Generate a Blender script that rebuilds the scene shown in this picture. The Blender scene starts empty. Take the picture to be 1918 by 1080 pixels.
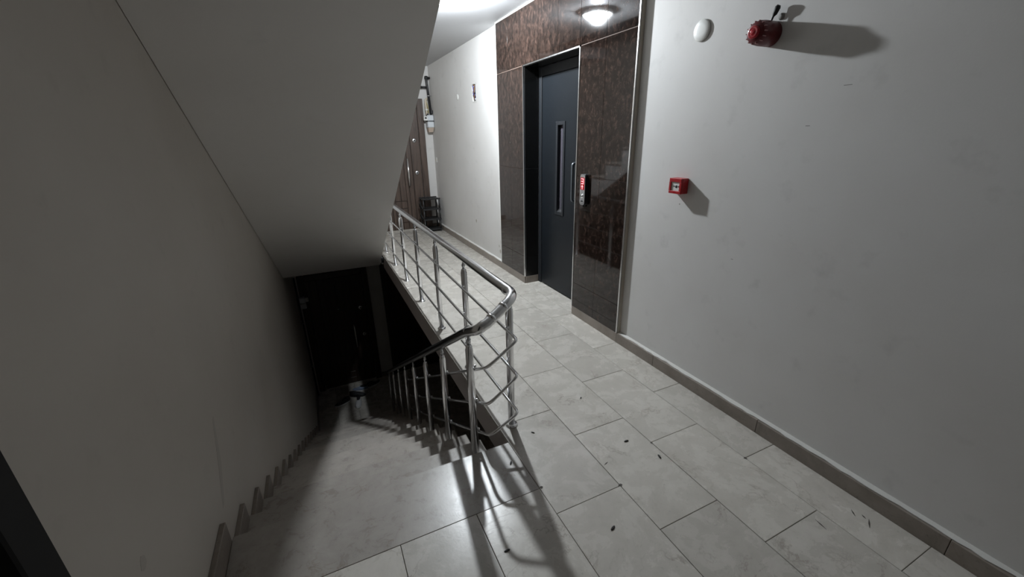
import bpy, bmesh, math, random
from mathutils import Vector, Matrix

random.seed(7)
scene = bpy.context.scene
COL = scene.collection

# ------------------------------------------------------------------ camera
cam_data = bpy.data.cameras.new('camera')
cam_data.sensor_fit = 'HORIZONTAL'
cam_data.sensor_width = 36.0
cam_data.lens = 771.6445 / 1918 * 36.0
cam_data.clip_start = 0.02
cam = bpy.data.objects.new('camera', cam_data)
COL.objects.link(cam)
right = Vector((0.90401228, -0.42706754, -0.01936793))
down = Vector((-0.16450069, -0.30568256, -0.93781538))
fwd = Vector((0.39459007, 0.85098266, -0.34659369))
M = Matrix((right, -down, -fwd)).transposed().to_4x4()
M.translation = Vector((0, 0, 1.5))
cam.matrix_world = M
scene.camera = cam

# ------------------------------------------------------------------ world, light, exposure
world = bpy.data.worlds.new('world')
scene.world = world
world.use_nodes = True
world.node_tree.nodes['Background'].inputs[0].default_value = (0.9, 0.95, 1.0, 1)
world.node_tree.nodes['Background'].inputs[1].default_value = 0.002

LAMP = Vector((1.178, 3.68, 2.565))
ld = bpy.data.lights.new('lamp_bulb_light', 'POINT')
ld.energy = 285.0
ld.color = (0.88, 0.945, 1.0)
ld.shadow_soft_size = 0.04
lo = bpy.data.objects.new('lamp_bulb_light', ld)
lo.location = LAMP + Vector((0, 0, -0.055))
COL.objects.link(lo)

scene.view_settings.view_transform = 'Standard'
scene.view_settings.look = 'None'
scene.view_settings.gamma = 1.0
scene.view_settings.use_curve_mapping = False
scene.view_settings.exposure = 0.0
scene.cycles.caustics_reflective = False
scene.cycles.caustics_refractive = False
scene.cycles.max_bounces = 16
scene.cycles.diffuse_bounces = 10


# ------------------------------------------------------------------ materials
def new_mat(name):
    m = bpy.data.materials.new(name)
    m.use_nodes = True
    nt = m.node_tree
    b = nt.nodes['Principled BSDF']
    return m, nt, b


def simple(name, col, rough=0.5, metal=0.0, spec=None, emis=None, es=0.0):
    m, nt, b = new_mat(name)
    b.inputs['Base Color'].default_value = (*col, 1)
    b.inputs['Roughness'].default_value = rough
    b.inputs['Metallic'].default_value = metal
    if spec is not None:
        b.inputs['Specular IOR Level'].default_value = spec
    if emis:
        b.inputs['Emission Color'].default_value = (*emis, 1)
        b.inputs['Emission Strength'].default_value = es
    return m


def N(nt, t, **kw):
    n = nt.nodes.new(t)
    for k, v in kw.items():
        if k.startswith('_'):
            setattr(n, k[1:], v)
        else:
            n.inputs[k.replace('__', ' ')].default_value = v
    return n


def ramp(nt, stops, interp='LINEAR'):
    r = nt.nodes.new('ShaderNodeValToRGB')
    r.color_ramp.interpolation = interp
    el = r.color_ramp.elements
    el[0].position, el[0].color = stops[0][0], (*stops[0][1], 1)
    el[1].position, el[1].color = stops[-1][0], (*stops[-1][1], 1)
    for p, c in stops[1:-1]:
        e = el.new(p)
        e.color = (*c, 1)
    return r


def mixc(nt, a, b, fac, mode='MIX'):
    mx = nt.nodes.new('ShaderNodeMix')
    mx.data_type = 'RGBA'
    mx.blend_type = mode
    for s, v in ((6, a), (7, b), (0, fac)):
        if hasattr(v, 'links'):
            nt.links.new(v, mx.inputs[s])
        elif s == 0:
            mx.inputs[0].default_value = v
        else:
            mx.inputs[s].default_value = (*v, 1)
    return mx.outputs[2]


def coords(nt, world_space=True):
    if world_space:
        g = nt.nodes.new('ShaderNodeNewGeometry')
        return g.outputs['Position']
    t = nt.nodes.new('ShaderNodeTexCoord')
    return t.outputs['Object']


def plaster(name, col, smudge=0.16):
    m, nt, b = new_mat(name)
    p = coords(nt)
    n1 = N(nt, 'ShaderNodeTexNoise', Scale=1.3, Detail=4.0, Roughness=0.55)
    n2 = N(nt, 'ShaderNodeTexNoise', Scale=7.0, Detail=6.0, Roughness=0.6)
    n3 = N(nt, 'ShaderNodeTexNoise', Scale=160.0, Detail=2.0)
    for n in (n1, n2, n3):
        nt.links.new(p, n.inputs['Vector'])
    r1 = ramp(nt, [(0.35, (1, 1, 1)), (0.75, (1 - smudge, 1 - smudge * 1.15, 1 - smudge * 1.3))])
    nt.links.new(n1.outputs['Fac'], r1.inputs[0])
    r2 = ramp(nt, [(0.60, (1, 1, 1)), (0.80, (1 - smudge * 1.4,) * 3)])
    nt.links.new(n2.outputs['Fac'], r2.inputs[0])
    c = mixc(nt, col, r1.outputs[0], 1.0, 'MULTIPLY')
    c = mixc(nt, c, r2.outputs[0], 1.0, 'MULTIPLY')
    nt.links.new(c, b.inputs['Base Color'])
    b.inputs['Roughness'].default_value = 0.55
    b.inputs['Specular IOR Level'].default_value = 0.3
    bp = N(nt, 'ShaderNodeBump', Strength=0.08, Distance=0.002)
    nt.links.new(n3.outputs['Fac'], bp.inputs['Height'])
    nt.links.new(bp.outputs[0], b.inputs['Normal'])
    return m


def marble(name, c_lo, c_hi, vein, rough=0.3, dirt=0.25, scale=1.0, tone_lo=0.90):
    """light travertine-like marble; every tile gets its own offset and tone"""
    m, nt, b = new_mat(name)
    p = coords(nt)
    oi = nt.nodes.new('ShaderNodeObjectInfo')
    add = nt.nodes.new('ShaderNodeVectorMath')
    add.operation = 'MULTIPLY_ADD'
    nt.links.new(oi.outputs['Random'], add.inputs[0])
    add.inputs[1].default_value = (37, 53, 29)
    nt.links.new(p, add.inputs[2])
    v = add.outputs[0]
    warp = N(nt, 'ShaderNodeTexNoise', Scale=3.0 * scale, Detail=3.0)
    nt.links.new(v, warp.inputs['Vector'])
    wv = nt.nodes.new('ShaderNodeVectorMath')
    wv.operation = 'MULTIPLY_ADD'
    nt.links.new(warp.outputs['Color'], wv.inputs[0])
    wv.inputs[1].default_value = (0.18, 0.18, 0.18)
    nt.links.new(v, wv.inputs[2])
    base = N(nt, 'ShaderNodeTexNoise', Scale=7.0 * scale, Detail=9.0, Roughness=0.68, Distortion=0.2)
    nt.links.new(wv.outputs[0], base.inputs['Vector'])
    rb = ramp(nt, [(0.30, c_lo), (0.70, c_hi)])
    nt.links.new(base.outputs['Fac'], rb.inputs[0])
    # veins: thin ridges of a distorted noise
    vn = N(nt, 'ShaderNodeTexNoise', Scale=3.2 * scale, Detail=8.0, Roughness=0.62, Distortion=0.5)
    nt.links.new(wv.outputs[0], vn.inputs['Vector'])
    rv = ramp(nt, [(0.488, (0, 0, 0)), (0.5, (1, 1, 1)), (0.512, (0, 0, 0))])
    nt.links.new(vn.outputs['Fac'], rv.inputs[0])
    brk = N(nt, 'ShaderNodeTexNoise', Scale=5.0 * scale, Detail=2.0)
    nt.links.new(v, brk.inputs['Vector'])
    rk = ramp(nt, [(0.43, (0, 0, 0)), (0.60, (0.62, 0.62, 0.62))])
    nt.links.new(brk.outputs['Fac'], rk.inputs[0])
    vf = mixc(nt, rv.outputs[0], rk.outputs[0], 1.0, 'MULTIPLY')
    c = mixc(nt, rb.outputs[0], vein, vf)
    # fine pits / dirt specks
    sp = N(nt, 'ShaderNodeTexNoise', Scale=55.0, Detail=5.0, Roughness=0.7)
    nt.links.new(v, sp.inputs['Vector'])
    rs = ramp(nt, [(0.60, (1, 1, 1)), (0.74, (1 - dirt,) * 3)])
    nt.links.new(sp.outputs['Fac'], rs.inputs[0])
    c = mixc(nt, c, rs.outputs[0], 1.0, 'MULTIPLY')
    # tone per tile
    tone = nt.nodes.new('ShaderNodeMapRange')
    nt.links.new(oi.outputs['Random'], tone.inputs[0])
    tone.inputs[3].default_value = tone_lo
    tone.inputs[4].default_value = 1.06
    hs = nt.nodes.new('ShaderNodeHueSaturation')
    nt.links.new(tone.outputs[0], hs.inputs['Value'])
    nt.links.new(c, hs.inputs['Color'])
    nt.links.new(hs.outputs[0], b.inputs['Base Color'])
    rr = nt.nodes.new('ShaderNodeMapRange')
    nt.links.new(base.outputs['Fac'], rr.inputs[0])
    rr.inputs[3].default_value = rough - 0.06
    rr.inputs[4].default_value = rough + 0.12
    nt.links.new(rr.outputs[0], b.inputs['Roughness'])
    bp = N(nt, 'ShaderNodeBump', Strength=0.10, Distance=0.003)
    nt.links.new(sp.outputs['Fac'], bp.inputs['Height'])
    nt.links.new(bp.outputs[0], b.inputs['Normal'])
    return m


def dark_marble(name):
    m, nt, b = new_mat(name)
    p = coords(nt)
    oi = nt.nodes.new('ShaderNodeObjectInfo')
    add = nt.nodes.new('ShaderNodeVectorMath')
    add.operation = 'MULTIPLY_ADD'
    nt.links.new(oi.outputs['Random'], add.inputs[0])
    add.inputs[1].default_value = (31, 17, 43)
    nt.links.new(p, add.inputs[2])
    mp = nt.nodes.new('ShaderNodeMapping')
    mp.inputs['Scale'].default_value = (1, 1, 0.7)
    nt.links.new(add.outputs[0], mp.inputs['Vector'])
    n1 = N(nt, 'ShaderNodeTexNoise', Scale=26.0, Detail=10.0, Roughness=0.78, Distortion=0.3)
    n2 = N(nt, 'ShaderNodeTexNoise', Scale=42.0, Detail=6.0, Roughness=0.7, Distortion=0.4)
    for n in (n1, n2):
        nt.links.new(mp.outputs[0], n.inputs['Vector'])
    r1 = ramp(nt, [(0.34, (0.005, 0.004, 0.0035)), (0.50, (0.019, 0.012, 0.0095)), (0.66, (0.060, 0.036, 0.028))])
    nt.links.new(n1.outputs['Fac'], r1.inputs[0])
    r2 = ramp(nt, [(0.36, (0.25, 0.23, 0.22)), (0.52, (1, 1, 1))])
    nt.links.new(n2.outputs['Fac'], r2.inputs[0])
    c = mixc(nt, r1.outputs[0], r2.outputs[0], 0.8, 'MULTIPLY')
    nt.links.new(c, b.inputs['Base Color'])
    b.inputs['Roughness'].default_value = 0.05
    b.inputs['Specular IOR Level'].default_value = 0.5
    bp = N(nt, 'ShaderNodeBump', Strength=0.012, Distance=0.001)
    nt.links.new(n2.outputs['Fac'], bp.inputs['Height'])
    nt.links.new(bp.outputs[0], b.inputs['Normal'])
    return m


def wood(name, c1, c2):
    m, nt, b = new_mat(name)
    t = nt.nodes.new('ShaderNodeTexCoord')
    mp = nt.nodes.new('ShaderNodeMapping')
    mp.inputs['Scale'].default_value = (22, 22, 1.3)
    nt.links.new(t.outputs['Object'], mp.inputs['Vector'])
    oi = nt.nodes.new('ShaderNodeObjectInfo')
    add = nt.nodes.new('ShaderNodeVectorMath')
    add.operation = 'MULTIPLY_ADD'
    nt.links.new(oi.outputs['Random'], add.inputs[0])
    add.inputs[1].default_value = (31, 17, 43)
    nt.links.new(mp.outputs[0], add.inputs[2])
    n = N(nt, 'ShaderNodeTexNoise', Scale=1.6, Detail=6.0, Roughness=0.65, Distortion=0.8)
    nt.links.new(add.outputs[0], n.inputs['Vector'])
    r = ramp(nt, [(0.32, c1), (0.68, c2)])
    nt.links.new(n.outputs['Fac'], r.inputs[0])
    nt.links.new(r.outputs[0], b.inputs['Base Color'])
    b.inputs['Roughness'].default_value = 0.42
    bp = N(nt, 'ShaderNodeBump', Strength=0.15, Distance=0.002)
    nt.links.new(n.outputs['Fac'], bp.inputs['Height'])
    nt.links.new(bp.outputs[0], b.inputs['Normal'])
    return m


def brushed(name, col, rough):
    m, nt, b = new_mat(name)
    t = nt.nodes.new('ShaderNodeTexCoord')
    n = N(nt, 'ShaderNodeTexNoise', Scale=40.0, Detail=4.0)
    nt.links.new(t.outputs['Object'], n.inputs['Vector'])
    rr = nt.nodes.new('ShaderNodeMapRange')
    nt.links.new(n.outputs['Fac'], rr.inputs[0])
    rr.inputs[3].default_value = rough * 0.7
    rr.inputs[4].default_value = rough * 1.4
    nt.links.new(rr.outputs[0], b.inputs['Roughness'])
    b.inputs['Base Color'].default_value = (*col, 1)
    b.inputs['Metallic'].default_value = 1.0
    return m


MAT = {}
MAT['wall'] = plaster('wall_plaster', (0.60, 0.562, 0.515), 0.07)
MAT['wall_far'] = plaster('wall_plaster_stained', (0.66, 0.65, 0.635), 0.09)
MAT['soffit'] = plaster('soffit_plaster', (0.80, 0.785, 0.765), 0.04)
MAT['ceiling'] = plaster('ceiling_paint', (0.50, 0.505, 0.515), 0.03)
MAT['fascia'] = plaster('slab_edge_paint', (0.52, 0.48, 0.47), 0.08)
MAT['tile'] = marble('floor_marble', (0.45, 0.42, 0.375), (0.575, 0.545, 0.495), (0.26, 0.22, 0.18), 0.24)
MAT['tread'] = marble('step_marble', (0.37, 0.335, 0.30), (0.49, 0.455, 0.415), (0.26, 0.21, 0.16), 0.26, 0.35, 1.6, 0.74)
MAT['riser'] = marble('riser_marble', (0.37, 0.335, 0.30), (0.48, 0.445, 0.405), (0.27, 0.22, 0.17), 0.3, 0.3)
MAT['skirt'] = marble('skirting_marble', (0.19, 0.16, 0.135), (0.30, 0.26, 0.225), (0.2, 0.15, 0.12), 0.32, 0.4)
MAT['grout'] = simple('dark_grout', (0.075, 0.06, 0.048), 0.9)
MAT['concrete'] = plaster('slab_concrete', (0.5, 0.48, 0.45), 0.1)
MAT['dark_marble'] = dark_marble('brown_black_marble')
MAT['panel_grout'] = simple('panel_grout', (0.16, 0.115, 0.095), 0.8)
MAT['chrome'] = brushed('polished_steel', (0.90, 0.90, 0.91), 0.17)
MAT['steel'] = brushed('satin_steel', (0.66, 0.67, 0.69), 0.24)
MAT['alu'] = brushed('aluminium_trim', (0.82, 0.82, 0.82), 0.22)
MAT['slate'] = simple('slate_grey_paint', (0.009, 0.011, 0.0135), 0.34, spec=0.2)
MAT['reveal'] = simple('black_polished_granite', (0.006, 0.006, 0.006), 0.22)
MAT['black_door'] = simple('black_door_paint', (0.005, 0.005, 0.005), 0.8)
MAT['slate_frame'] = simple('dark_grey_frame_paint', (0.018, 0.020, 0.023), 0.4, spec=0.3)
MAT['black'] = simple('black_plastic', (0.016, 0.016, 0.017), 0.42)
MAT['rack'] = simple('black_rack_plastic', (0.022, 0.022, 0.023), 0.38)
MAT['rubber'] = simple('black_rubber', (0.012, 0.012, 0.012), 0.6)
MAT['wood'] = wood('brown_wood', (0.040, 0.026, 0.020), (0.115, 0.078, 0.060))
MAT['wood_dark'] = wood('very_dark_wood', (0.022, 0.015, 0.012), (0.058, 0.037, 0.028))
MAT['wood_groove'] = simple('groove_shadow_wood', (0.02, 0.011, 0.008), 0.6)
MAT['red'] = simple('red_plastic', (0.36, 0.012, 0.016), 0.35)
MAT['red_dark'] = simple('dark_red_plastic', (0.10, 0.003, 0.006), 0.4)
MAT['slot'] = simple('red_slot_glint', (0.42, 0.20, 0.20), 0.3)  # pale tint paints a whitish glint onto the siren's slots
MAT['red_lens'] = simple('red_lens', (0.34, 0.012, 0.02), 0.12)
MAT['white'] = simple('white_plastic', (0.72, 0.72, 0.69), 0.4)
MAT['cream'] = simple('cream_plastic', (0.60, 0.53, 0.42), 0.5)
MAT['meter'] = simple('pale_grey_meter', (0.62, 0.65, 0.68), 0.4)
MAT['meter_tan'] = simple('tan_meter_paint', (0.46, 0.37, 0.30), 0.5)
MAT['display'] = simple('red_lit_display', (0.06, 0.0, 0.003), 0.25, emis=(1.0, 0.0, 0.02), es=0.28)
MAT['digit'] = simple('red_led_digit', (0.9, 0.2, 0.2), 0.3, emis=(1.0, 0.42, 0.45), es=1.3)
MAT['plaster_raw'] = simple('raw_plaster', (0.60, 0.59, 0.56), 0.9)
MAT['bead'] = plaster('beige_plaster_bead', (0.42, 0.385, 0.33), 0.15)
MAT['hole'] = simple('cavity_shade', (0.03, 0.025, 0.025), 0.9)  # dark colour stands in for the shade inside the wall hole
MAT['scuff'] = simple('grey_scuff', (0.28, 0.275, 0.26), 0.8)
MAT['scuff_dark'] = simple('dark_scuff', (0.08, 0.07, 0.06), 0.8)
MAT['stain'] = simple('brown_wall_stain', (0.36, 0.335, 0.28), 0.8)
MAT['streak'] = simple('grey_streak', (0.50, 0.465, 0.425), 0.6)
MAT['handle'] = simple('grey_handle_metal', (0.20, 0.22, 0.24), 0.35, 0.8)
MAT['crumb'] = simple('black_crumb', (0.012, 0.010, 0.009), 0.7)
MAT['shoe_white'] = simple('white_shoe_leather', (0.62, 0.62, 0.63), 0.5)
MAT['shoe_black'] = simple('black_shoe_fabric', (0.02, 0.02, 0.022), 0.7)
MAT['shoe_blue'] = simple('blue_grey_shoe_mesh', (0.24, 0.30, 0.42), 0.7)
MAT['w_blue'] = simple('blue_wire', (0.04, 0.05, 0.25), 0.4)
MAT['w_white'] = simple('white_wire', (0.6, 0.6, 0.62), 0.4)
MAT['w_black'] = simple('black_wire', (0.02, 0.02, 0.03), 0.4)
MAT['w_brown'] = simple('brown_wire', (0.16, 0.08, 0.03), 0.4)
MAT['hose'] = simple('yellow_hose', (0.42, 0.35, 0.10), 0.5)


def lamp_glass():
    m, nt, b = new_mat('frosted_lamp_glass')
    nt.nodes.remove(b)
    out = nt.nodes['Material Output']
    tr = N(nt, 'ShaderNodeBsdfTransparent')
    tl = N(nt, 'ShaderNodeBsdfTranslucent')
    gl = N(nt, 'ShaderNodeBsdfGlossy', Roughness=0.15)
    em = N(nt, 'ShaderNodeEmission', Strength=1.3)
    em.inputs[0].default_value = (0.93, 0.97, 1, 1)
    m1 = N(nt, 'ShaderNodeMixShader', Fac=0.15)
    nt.links.new(tr.outputs[0], m1.inputs[1])
    nt.links.new(tl.outputs[0], m1.inputs[2])
    m2 = N(nt, 'ShaderNodeMixShader', Fac=0.05)
    nt.links.new(m1.outputs[0], m2.inputs[1])
    nt.links.new(gl.outputs[0], m2.inputs[2])
    ad = nt.nodes.new('ShaderNodeAddShader')
    nt.links.new(m2.outputs[0], ad.inputs[0])
    nt.links.new(em.outputs[0], ad.inputs[1])
    nt.links.new(ad.outputs[0], out.inputs['Surface'])
    return m


MAT['lamp'] = lamp_glass()
MAT['bulb'] = simple('lit_bulb', (0.9, 0.9, 0.9), 0.4, emis=(0.93, 0.97, 1.0), es=25.0)


def window_glass():
    m, nt, b = new_mat('dark_window_glass')
    b.inputs['Base Color'].default_value = (0.30, 0.28, 0.34, 1)
    b.inputs['Roughness'].default_value = 0.06
    b.inputs['Transmission Weight'].default_value = 0.75
    b.inputs['IOR'].default_value = 1.45
    return m


MAT['glass'] = window_glass()


# ------------------------------------------------------------------ mesh helpers
class MB:
    def __init__(self):
        self.bm = bmesh.new()

    def box(self, a, b, bevel=0.0):
        a, b = Vector(a), Vector(b)
        lo_ = Vector(map(min, a, b))
        hi = Vector(map(max, a, b))
        vs = [self.bm.verts.new((x, y, z)) for x in (lo_.x, hi.x) for y in (lo_.y, hi.y) for z in (lo_.z, hi.z)]
        fs = [(0, 1, 3, 2), (4, 6, 7, 5), (0, 4, 5, 1), (2, 3, 7, 6), (0, 2, 6, 4), (1, 5, 7, 3)]
        faces = [self.bm.faces.new([vs[i] for i in f]) for f in fs]
        if bevel > 0:
            edges = list({e for f in faces for e in f.edges})
            bmesh.ops.bevel(self.bm, geom=edges, offset=bevel, segments=1, affect='EDGES', profile=0.5)
        return self

    def prism(self, poly, axis, a, b):
        """extrude 2D polygon (in the two other axes, cyclic order) along axis from a to b"""
        def mk(p, t):
            if axis == 'x':
                return (t, p[0], p[1])
            if axis == 'y':
                return (p[0], t, p[1])
            return (p[0], p[1], t)
        v0 = [self.bm.verts.new(mk(p, a)) for p in poly]
        v1 = [self.bm.verts.new(mk(p, b)) for p in poly]
        n = len(poly)
        self.bm.faces.new(v0)
        self.bm.faces.new(v1[::-1])
        for i in range(n):
            self.bm.faces.new([v0[i], v1[i], v1[(i + 1) % n], v0[(i + 1) % n]])
        return self

    def tube(self, pts, r, seg=14, cap=True):
        pts = [Vector(p) for p in pts]
        rs = r if isinstance(r, (list, tuple)) else [r] * len(pts)
        t0 = (pts[1] - pts[0]).normalized()
        ref = Vector((0, 0, 1)) if abs(t0.z) < 0.9 else Vector((1, 0, 0))
        u = t0.cross(ref).normalized()
        rings = []
        prev = t0
        for i, p in enumerate(pts):
            if i == 0:
                t = t0
            elif i == len(pts) - 1:
                t = (pts[i] - pts[i - 1]).normalized()
            else:
                d1, d2 = (pts[i] - pts[i - 1]), (pts[i + 1] - pts[i])
                t = (d1.normalized() + d2.normalized())
                t = t.normalized() if t.length > 1e-6 else d1.normalized()
            q = prev.rotation_difference(t)
            u = (q @ u)
            u = (u - u.dot(t) * t).normalized()
            w = t.cross(u)
            prev = t
            rings.append([self.bm.verts.new(p + rs[i] * (math.cos(2 * math.pi * k / seg) * u + math.sin(2 * math.pi * k / seg) * w)) for k in range(seg)])
        for a, b in zip(rings, rings[1:]):
            for k in range(seg):
                f = self.bm.faces.new([a[k], a[(k + 1) % seg], b[(k + 1) % seg], b[k]])
                f.smooth = True
        if cap:
            self.bm.faces.new(rings[0][::-1])
            self.bm.faces.new(rings[-1])
        return self

    def lathe(self, prof, center, axis='z', seg=32, sx=1.0, sy=1.0):
        """prof: list of (r, h); revolved round axis through center"""
        c = Vector(center)
        rings = []
        for r, h in prof:
            ring = []
            for k in range(seg):
                a = 2 * math.pi * k / seg
                p, q = r * math.cos(a) * sx, r * math.sin(a) * sy
                v = {'z': (p, q, h), 'x': (h, p, q), 'y': (p, h, q)}[axis]
                ring.append(self.bm.verts.new(c + Vector(v)))
            rings.append(ring)
        for a, b in zip(rings, rings[1:]):
            for k in range(seg):
                f = self.bm.faces.new([a[k], a[(k + 1) % seg], b[(k + 1) % seg], b[k]])
                f.smooth = True
        if prof[0][0] > 1e-6:
            self.bm.faces.new(rings[0][::-1])
        if prof[-1][0] > 1e-6:
            self.bm.faces.new(rings[-1])
        return self

    def loft(self, rings, cap=True, smooth=True):
        vr = [[self.bm.verts.new(p) for p in ring] for ring in rings]
        n = len(vr[0])
        for a, b in zip(vr, vr[1:]):
            for k in range(n):
                f = self.bm.faces.new([a[k], a[(k + 1) % n], b[(k + 1) % n], b[k]])
                f.smooth = smooth
        if cap:
            self.bm.faces.new(vr[0][::-1])
            self.bm.faces.new(vr[-1])
        return self

    def mesh(self, name, mat):
        bmesh.ops.remove_doubles(self.bm, verts=self.bm.verts, dist=1e-6)
        bmesh.ops.recalc_face_normals(self.bm, faces=self.bm.faces)
        me = bpy.data.meshes.new(name)
        self.bm.to_mesh(me)
        self.bm.free()
        me.materials.append(MAT[mat])
        return me

    def build(self, name, mat, parent=None, loc=None, rot=None):
        return link(name, self.mesh(name, mat), parent, loc, rot)


def link(name, me, parent=None, loc=None, rot=None):
    o = bpy.data.objects.new(name, me)
    COL.objects.link(o)
    if parent:
        o.parent = parent
    if loc is not None:
        o.location = loc
    if rot is not None:
        o.rotation_euler = rot
    return o


def fillet(pts, r, n=8):
    """round the corners of a polyline"""
    pts = [Vector(p) for p in pts]
    out = [pts[0]]
    for i in range(1, len(pts) - 1):
        a, b, c = pts[i - 1], pts[i], pts[i + 1]
        d1, d2 = (a - b), (c - b)
        rr = min(r, d1.length * 0.48, d2.length * 0.48)
        p0, p2 = b + d1.normalized() * rr, b + d2.normalized() * rr
        for k in range(n + 1):
            t = k / n
            out.append(p0 * (1 - t) ** 2 + b * 2 * t * (1 - t) + p2 * t * t)
    out.append(pts[-1])
    return out


def fillet_multi(pts, radii, n=8):
    out = [Vector(pts[0])]
    for i in range(1, len(pts) - 1):
        out += fillet(pts[i - 1:i + 2], radii[i - 1], n)[1:-1]
    out.append(Vector(pts[-1]))
    return out


def struct(o):
    o['kind'] = 'structure'
    return o


def thing(name, label, cat, loc=(0, 0, 0), rotz=0.0, group=None):
    o = bpy.data.objects.new(name, None)
    o.empty_display_size = 0.05
    COL.objects.link(o)
    o.location = loc
    o.rotation_euler = (0, 0, rotz)
    tag(o, label, cat, group)
    return o


def tag(o, label, cat, group=None):
    o['label'] = label
    o['category'] = cat
    if group:
        o['group'] = group
    return o


# ------------------------------------------------------------------ dimensions
WX = 1.94        # plaster face of right wall
MX = 1.906       # face of marble cladding and skirting
LX = -0.55       # left wall face
SX = 0.712       # slab edge
YN = 1.585       # edge of top landing
RISE, RUN, NR = 0.17, 0.28, 16
YL = YN + RUN * (NR - 1)      # foot of the flight
H = 2.565        # ceiling height
Z2 = -RISE * NR  # lower landing level
YE = 7.2         # end wall face
YB = -3.6        # wall behind camera
TT = 0.02        # tile thickness
SLAB = 0.20

# ------------------------------------------------------------------ structure: slabs
b = MB()
b.box((SX, YB, -SLAB), (WX, YE, -TT))
b.box((LX, YB, -SLAB), (SX, YN - 0.02, -TT))
b.box((LX, YL + 0.015, -0.15), (SX, YE, -TT))
b.box((WX, 2.855, -SLAB), (2.14, 3.775, -TT))
floor = struct(b.build('floor', 'grout'))
b = MB()
b.box((SX - 0.004, YN - 0.002, -SLAB - 0.001), (SX, YL, -0.021))
b.build('slab_fascia', 'fascia', floor)
b = MB()
b.box((LX, YB, Z2 - SLAB), (WX, YE, Z2 - TT))
floor2 = struct(b.build('floor_lower', 'grout'))

TILE_MESH = {}


def tile(parent, x0, x1, y0, y1, z=0.0, mat='tile', gap=0.0022, name='tile'):
    w, l = x1 - x0 - gap, y1 - y0 - gap
    key = (round(w, 3), round(l, 3), mat)
    if key not in TILE_MESH:
        m = MB().box((-w / 2, -l / 2, -TT), (w / 2, l / 2, 0), 0.0012)
        TILE_MESH[key] = m.mesh(name, mat)
    dz = random.uniform(-0.0007, 0.0004)
    return link(name, TILE_MESH[key], parent, ((x0 + x1) / 2, (y0 + y1) / 2, z + dz))


COLS = [(0.702, 1.038, 1.111), (1.038, 1.363, 0.863), (1.363, 1.693, 1.266), (1.693, MX, 0.977)]


def rows(off, y0, y1, p=0.6235):
    ys = [y0]
    k = math.ceil((y0 - off) / p)
    while off + k * p < y1 - 0.03:
        if off + k * p > y0 + 0.03:
            ys.append(off + k * p)
        k += 1
    ys.append(y1)
    return list(zip(ys, ys[1:]))


for x0, x1, off in COLS:
    for y0, y1 in rows(off, YB, YE - 0.02):
        tile(floor, x0, x1, y0, y1)
    for y0, y1 in rows(off, 0.0, YE - 0.02):
        tile(floor2, x0, x1, y0, y1, Z2)
# landing at the head of the stairs
tile(floor, LX + 0.02, 0.702, 1.26, YN + 0.012, 0.0, 'tread', name='nosing_tile')
for x0, x1, off in [(LX + 0.02, -0.245, 0.64), (-0.245, 0.077, 0.64), (0.077, 0.396, 0.64), (0.396, 0.702, 0.64)]:
    for y0, y1 in rows(off, YB, 1.26, 0.62):
        tile(floor, x0, x1, y0, y1)
    for y0, y1 in rows(off + 0.2, YL - 0.012, YE - 0.02, 0.62):
        tile(floor, x0, x1, y0, y1)
        tile(floor2, x0, x1, y0, y1, Z2)
# recess threshold
tile(floor, MX, 2.10, 2.858, 3.33)
tile(floor, MX, 2.10, 3.33, 3.772)

# ------------------------------------------------------------------ walls
b = MB()
T = 2.30
b.box((WX, YB, Z2), (T, 2.236, H))                       # near plaster part
b.box((1.918, 2.236, 0), (T, 2.855, H))                  # behind the marble, right of lift door
b.box((1.918, 3.775, 0), (T, 4.385, H))                  # left of lift door
b.box((1.918, 2.855, 2.10), (T, 3.775, H))               # above the door
b.box((2.14, 2.855, 0), (T, 3.775, 2.10))                # back of recess
HY0, HY1, HZ0, HZ1 = 5.085, 5.225, 1.895, 2.10           # broken hole in the far wall
b.box((WX, 4.385, 0), (T, HY0, H))
b.box((WX, HY1, 0), (T, YE, H))
b.box((WX, HY0, 0), (T, HY1, HZ0))
b.box((WX, HY0, HZ1), (T, HY1, H))
b.box((WX + 0.06, HY0, HZ0), (T, HY1, HZ1))
b.box((WX, 2.236, Z2), (T, YE, -SLAB))
b.box((WX, 4.385, -SLAB), (T, YE, 0))
b.box((WX, 2.236, -SLAB), (T, 2.855, 0))
b.box((WX, 3.775, -SLAB), (T, 4.385, 0))
wall_right = struct(b.build('wall_right', 'wall_far'))

wl = MB()
wl.box((LX - 0.25, 0.86, Z2 - SLAB), (LX, YE + 0.25, 2.9))
wl.box((LX - 0.25, YB, 2.1), (LX, 0.86, 2.9))
wl.box((LX - 0.25, YB, -SLAB), (LX, -0.14, 2.1))
wall_left = struct(wl.build('wall_left', 'wall'))
wall_end = struct(MB().box((LX, YE, Z2 - SLAB), (T, YE + 0.25, 2.9)).build('wall_end', 'wall_far'))
wall_near = struct(MB().box((LX - 0.25, YB - 0.2, -SLAB), (T, YB, 2.9)).build('wall_near', 'wall'))
MB().box((LX, 0.0, Z2 - SLAB), (SX, 0.15, -SLAB)).build('wall_below_landing', 'wall', wall_near)

b = MB()
b.box((SX, YB, H), (T, YE, H + 0.15))
b.box((LX - 0.25, YB, H), (SX, 1.262, H + 0.15))
b.box((LX, YL, H), (SX, YE, H + 0.15))
ceiling = struct(b.build('ceiling', 'ceiling'))

# ------------------------------------------------------------------ skirtings
bs = struct(bpy.data.objects.new('baseboard_right', None))
COL.objects.link(bs)
SK = 0.075


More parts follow.
